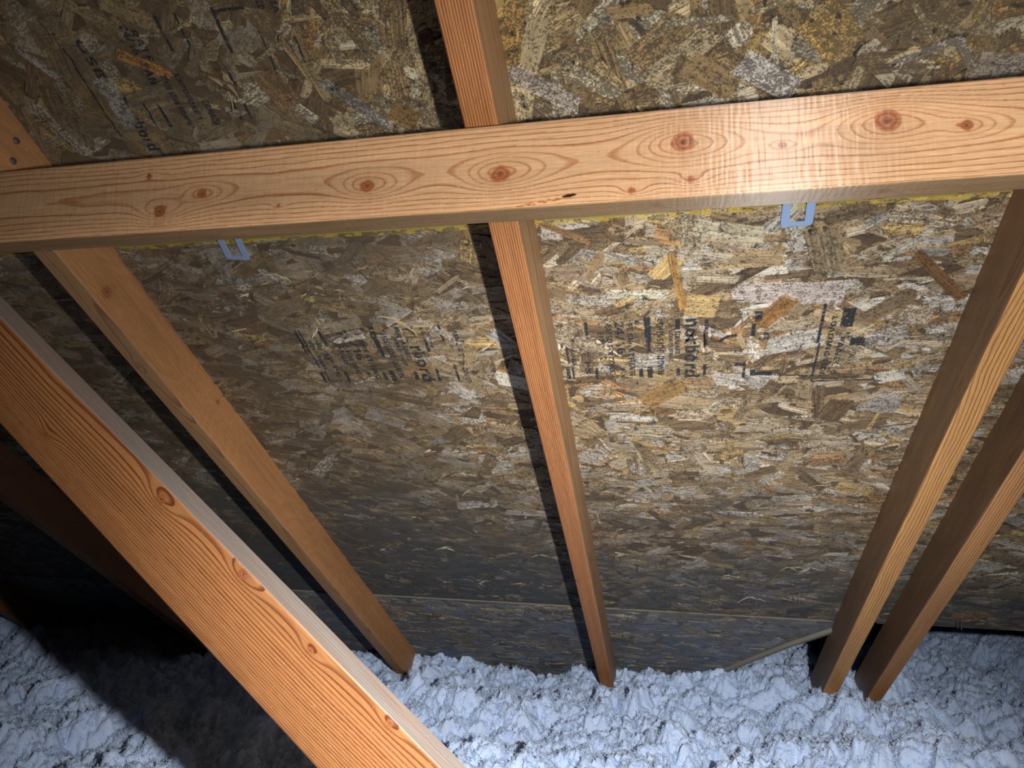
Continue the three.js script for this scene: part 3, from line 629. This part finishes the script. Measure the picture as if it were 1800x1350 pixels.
// ------------------------------------------------------------------ splinters torn out by fasteners, staple legs, nails
{
  const raw = [[0.55, 0.43, 0.22], [0.58, 0.5, 0.33], [0.42, 0.31, 0.16], [0.5, 0.45, 0.36]].map((c) => new THREE.MeshStandardMaterial({ color: new THREE.Color().setRGB(...c), roughness: 0.85, side: THREE.DoubleSide }));
  const r = rng(909);
  const sliver = (L, w, lift, bend) => { // a tapering, ragged slip of wood that rises from the board
    const n = 4, T = 0.0006, pos = [], idx = [];
    for (let i = 0; i <= n; i++) { const t = i / n, hw = w * (1 - 0.75 * t * t) * (0.8 + 0.4 * r()), z = lift * Math.pow(t, 1.5), y = bend * t * t; for (const [b, c] of [[-1, 0], [1, 0], [1, T], [-1, T]]) pos.push(t * L, y + b * hw, z + c * (1 - 0.6 * t)); }
    for (let i = 0; i < n; i++) for (let k = 0; k < 4; k++) { const a = i * 4 + k, b = i * 4 + (k + 1) % 4; idx.push(a, b, a + 4, b, b + 4, a + 4); }
    idx.push(0, 3, 1, 1, 3, 2, n * 4, n * 4 + 1, n * 4 + 2, n * 4, n * 4 + 2, n * 4 + 3);
    const g = new THREE.BufferGeometry(); g.setAttribute('position', new THREE.Float32BufferAttribute(pos, 3)); g.setIndex(idx); const f = g.toNonIndexed(); f.computeVertexNormals(); return f;
  };
  const burst = (u, v, size, count, main) => {
    const panel = v < 0.555 ? panelA : v < 1.789 ? panelB : panelC, list = [];
    for (let i = 0; i < count; i++) {
      const L = size * (0.35 + 0.55 * r()), g = sliver(L, 0.0007 + size * 0.06 * r(), L * (0.1 + 0.5 * r() * r()), (r() - 0.5) * L * 0.4);
      g.rotateZ((main ?? 0) + (r() < 0.5 ? 0 : Math.PI) + gauss(r) * 0.3); g.translate(u + (r() - 0.5) * size * 0.9, -v + (r() - 0.5) * size * 0.5, 0.0006);
      list.push(g);
    }
    part('splinter', mergeGeometries(list), raw[Math.floor(r() * raw.length)], panel);
  };
  const seen = [[-0.512, 0.335, 0.028, 4, 1.9], [-0.403, 1.216, 0.035, 3, 0.5], [0.238, 0.639, 0.02, 5], [-0.05, 0.792, 0.026, 3, 0.05], [0.099, 0.744, 0.03, 3, 0.9], [-0.565, 0.624, 0.024, 4, -0.6], [-0.543, 0.672, 0.022, 4], [-0.396, 0.728, 0.05, 3, -0.55], [-0.747, 1.505, 0.026, 4], [-0.69, 1.503, 0.024, 4], [-0.60, 1.5, 0.026, 4], [-0.528, 1.488, 0.03, 5], [-0.25, 1.51, 0.028, 4], [-0.114, 1.481, 0.026, 4], [0.126, 1.572, 0.03, 4], [0.094, 1.716, 0.026, 3], [-0.458, 1.667, 0.03, 4], [-0.381, 1.80, 0.036, 5], [-0.33, 1.797, 0.03, 4], [-0.29, 1.80, 0.045, 5, 2.6], [-0.25, 1.797, 0.03, 4], [-0.097, 1.813, 0.036, 5], [-0.05, 1.81, 0.03, 4], [0.108, 1.913, 0.03, 4], [-0.534, 1.915, 0.024, 3], [-0.439, 2.094, 0.026, 3], [0.302, 1.517, 0.03, 5], [0.26, 1.51, 0.028, 4], [0.184, 1.672, 0.034, 4], [-0.598, 0.634, 0.02, 4], [-0.78, 0.709, 0.022, 4], [-0.692, 0.741, 0.03, 4, 0.2], [-0.66, 0.755, 0.03, 4, 0.1], [-0.55, 0.735, 0.024, 4, 1.2], [-0.72, 0.69, 0.02, 4], [0.27, 0.77, 0.026, 5, 0.3], [0.33, 0.79, 0.02, 4]];
  for (const s of seen) burst(...s);
  for (let i = 0; i < 80; i++) {
    const rows = [0.635, 0.655, 0.78, 1.07, 1.2, 1.36, 1.5, 1.66, 1.74, 1.93, 2.02, 2.1, 2.2], v = rows[Math.floor(r() * rows.length)] + gauss(r) * 0.015, u = -0.79 + 1.5 * r();
    if (v > 1.79 && v - 1.84 > (0.3 - u) * 1.5) continue;
    if (v > 1.775 && v < 1.8) continue;
    burst(u, v, 0.014 + 0.014 * r(), 2 + Math.floor(r() * 3), 0);
  }
  // staple legs through the boards
  const wire = new THREE.MeshStandardMaterial({ color: new THREE.Color().setRGB(0.22, 0.17, 0.13), metalness: 0.7, roughness: 0.5 });
  const leg = mergeGeometries([new THREE.CylinderGeometry(0.00075, 0.00075, 0.016, 6).translate(0, 0.007, 0), new THREE.ConeGeometry(0.00075, 0.003, 6).translate(0, 0.0165, 0)]).rotateX(Math.PI / 2);
  const stapleSpots = [[0.045, 0.765, 'dark staple legs beside the large stamped lettering', 1.9], [0.645, 1.738, 'rusty staple legs near the lower sheathing edge at the right', 1.5],
    [0.10, 1.722, 'staple legs just above the lower seam, midway between middle and right rafters'], [-0.29, 1.81, 'staple legs on the lower seam, second left of the middle rafter'], [-0.107, 1.83, 'staple legs just under the lower seam, right beside the middle rafter'],
    [0.12, 1.93, 'staple legs in the dark lower panel right of the middle rafter'], [-0.46, 1.68, 'staple legs above the lower seam, well left of the middle rafter'], [0.28, 1.66, 'staple legs in the stained sheathing close to the right-hand rafter pair'],
    [-0.12, 1.49, 'topmost staple legs close to the right of the middle rafter'], [0.19, 1.685, 'staple legs above the seam, third right of the middle rafter'], [-0.38, 1.82, 'staple legs on the lower seam, farthest left']];
  for (const [u, v, label, k = 1] of stapleSpots) {
    const g = new THREE.Group(); onRoof(g, u, v, v > 1.79 ? 0.0065 : 0.004); g.rotation.z = 0;
    for (const s of [-1, 1]) { const m = part('leg', leg, wire, g); m.position.x = s * 0.0055; m.rotation.set((r() - 0.5) * 0.7, (r() - 0.5) * 0.7, 0); m.scale.setScalar(k); }
    add(g, 'staple', label, 'staple', 'staples through the sheathing');
  }
  // two nails driven into the left rafter above the cross board
  const iron = new THREE.MeshStandardMaterial({ color: new THREE.Color().setRGB(0.16, 0.13, 0.12), metalness: 0.6, roughness: 0.55 });
  const nail = new THREE.LatheGeometry([[0, 0.0022], [0.0038, 0.0018], [0.0046, 0.0004], [0.0042, 0], [0.0016, -0.0004], [0.0016, -0.02], [0, -0.022]].map(([x, y]) => new THREE.Vector2(x, y)), 14).rotateX(Math.PI / 2);
  for (const [v, w, label] of [[0.363, 0.0265, 'upper dark nail head in the left rafter above the cross board'], [0.377, 0.051, 'lower dark nail head in the left rafter above the cross board']]) {
    const m = new THREE.Mesh(nail, iron); onRoof(m, -0.8172, v, w); m.rotation.y = Math.PI / 2;
    add(m, 'nail', label, 'nail', 'nails in the left rafter');
  }
}

// ------------------------------------------------------------------ the torch itself, held to the right of the camera
{
  const dir = AIM.clone().sub(LAMP).normalize(), g = new THREE.Group();
  g.quaternion.setFromUnitVectors(new THREE.Vector3(0, 1, 0), dir);
  g.position.copy(LAMP).addScaledVector(dir, -0.142);
  const V2 = (a) => a.map(([x, y]) => new THREE.Vector2(x, y));
  const black = new THREE.MeshStandardMaterial({ color: new THREE.Color().setRGB(0.03, 0.03, 0.032), metalness: 0.6, roughness: 0.4 });
  part('barrel', new THREE.LatheGeometry(V2([[0, 0], [0.011, 0], [0.0125, 0.003], [0.0125, 0.095], [0.0165, 0.11], [0.0165, 0.132], [0.0145, 0.132], [0.0145, 0.129]]), 28), black, g);
  part('lens', new THREE.CylinderGeometry(0.0144, 0.0144, 0.002, 28).translate(0, 0.129, 0), new THREE.MeshStandardMaterial({ color: 0xffffff, emissive: new THREE.Color(1, 0.985, 0.965), emissiveIntensity: 4, roughness: 0.3 }), g, 'glowing front lens');
  part('switch_button', new THREE.CylinderGeometry(0.004, 0.004, 0.003, 14).rotateX(Math.PI / 2).translate(0, 0.075, 0.0132), black, g);
  add(g, 'flashlight', 'black handheld flashlight with a lit lens beside the viewpoint', 'flashlight');
}

renderer.render(scene, camera);
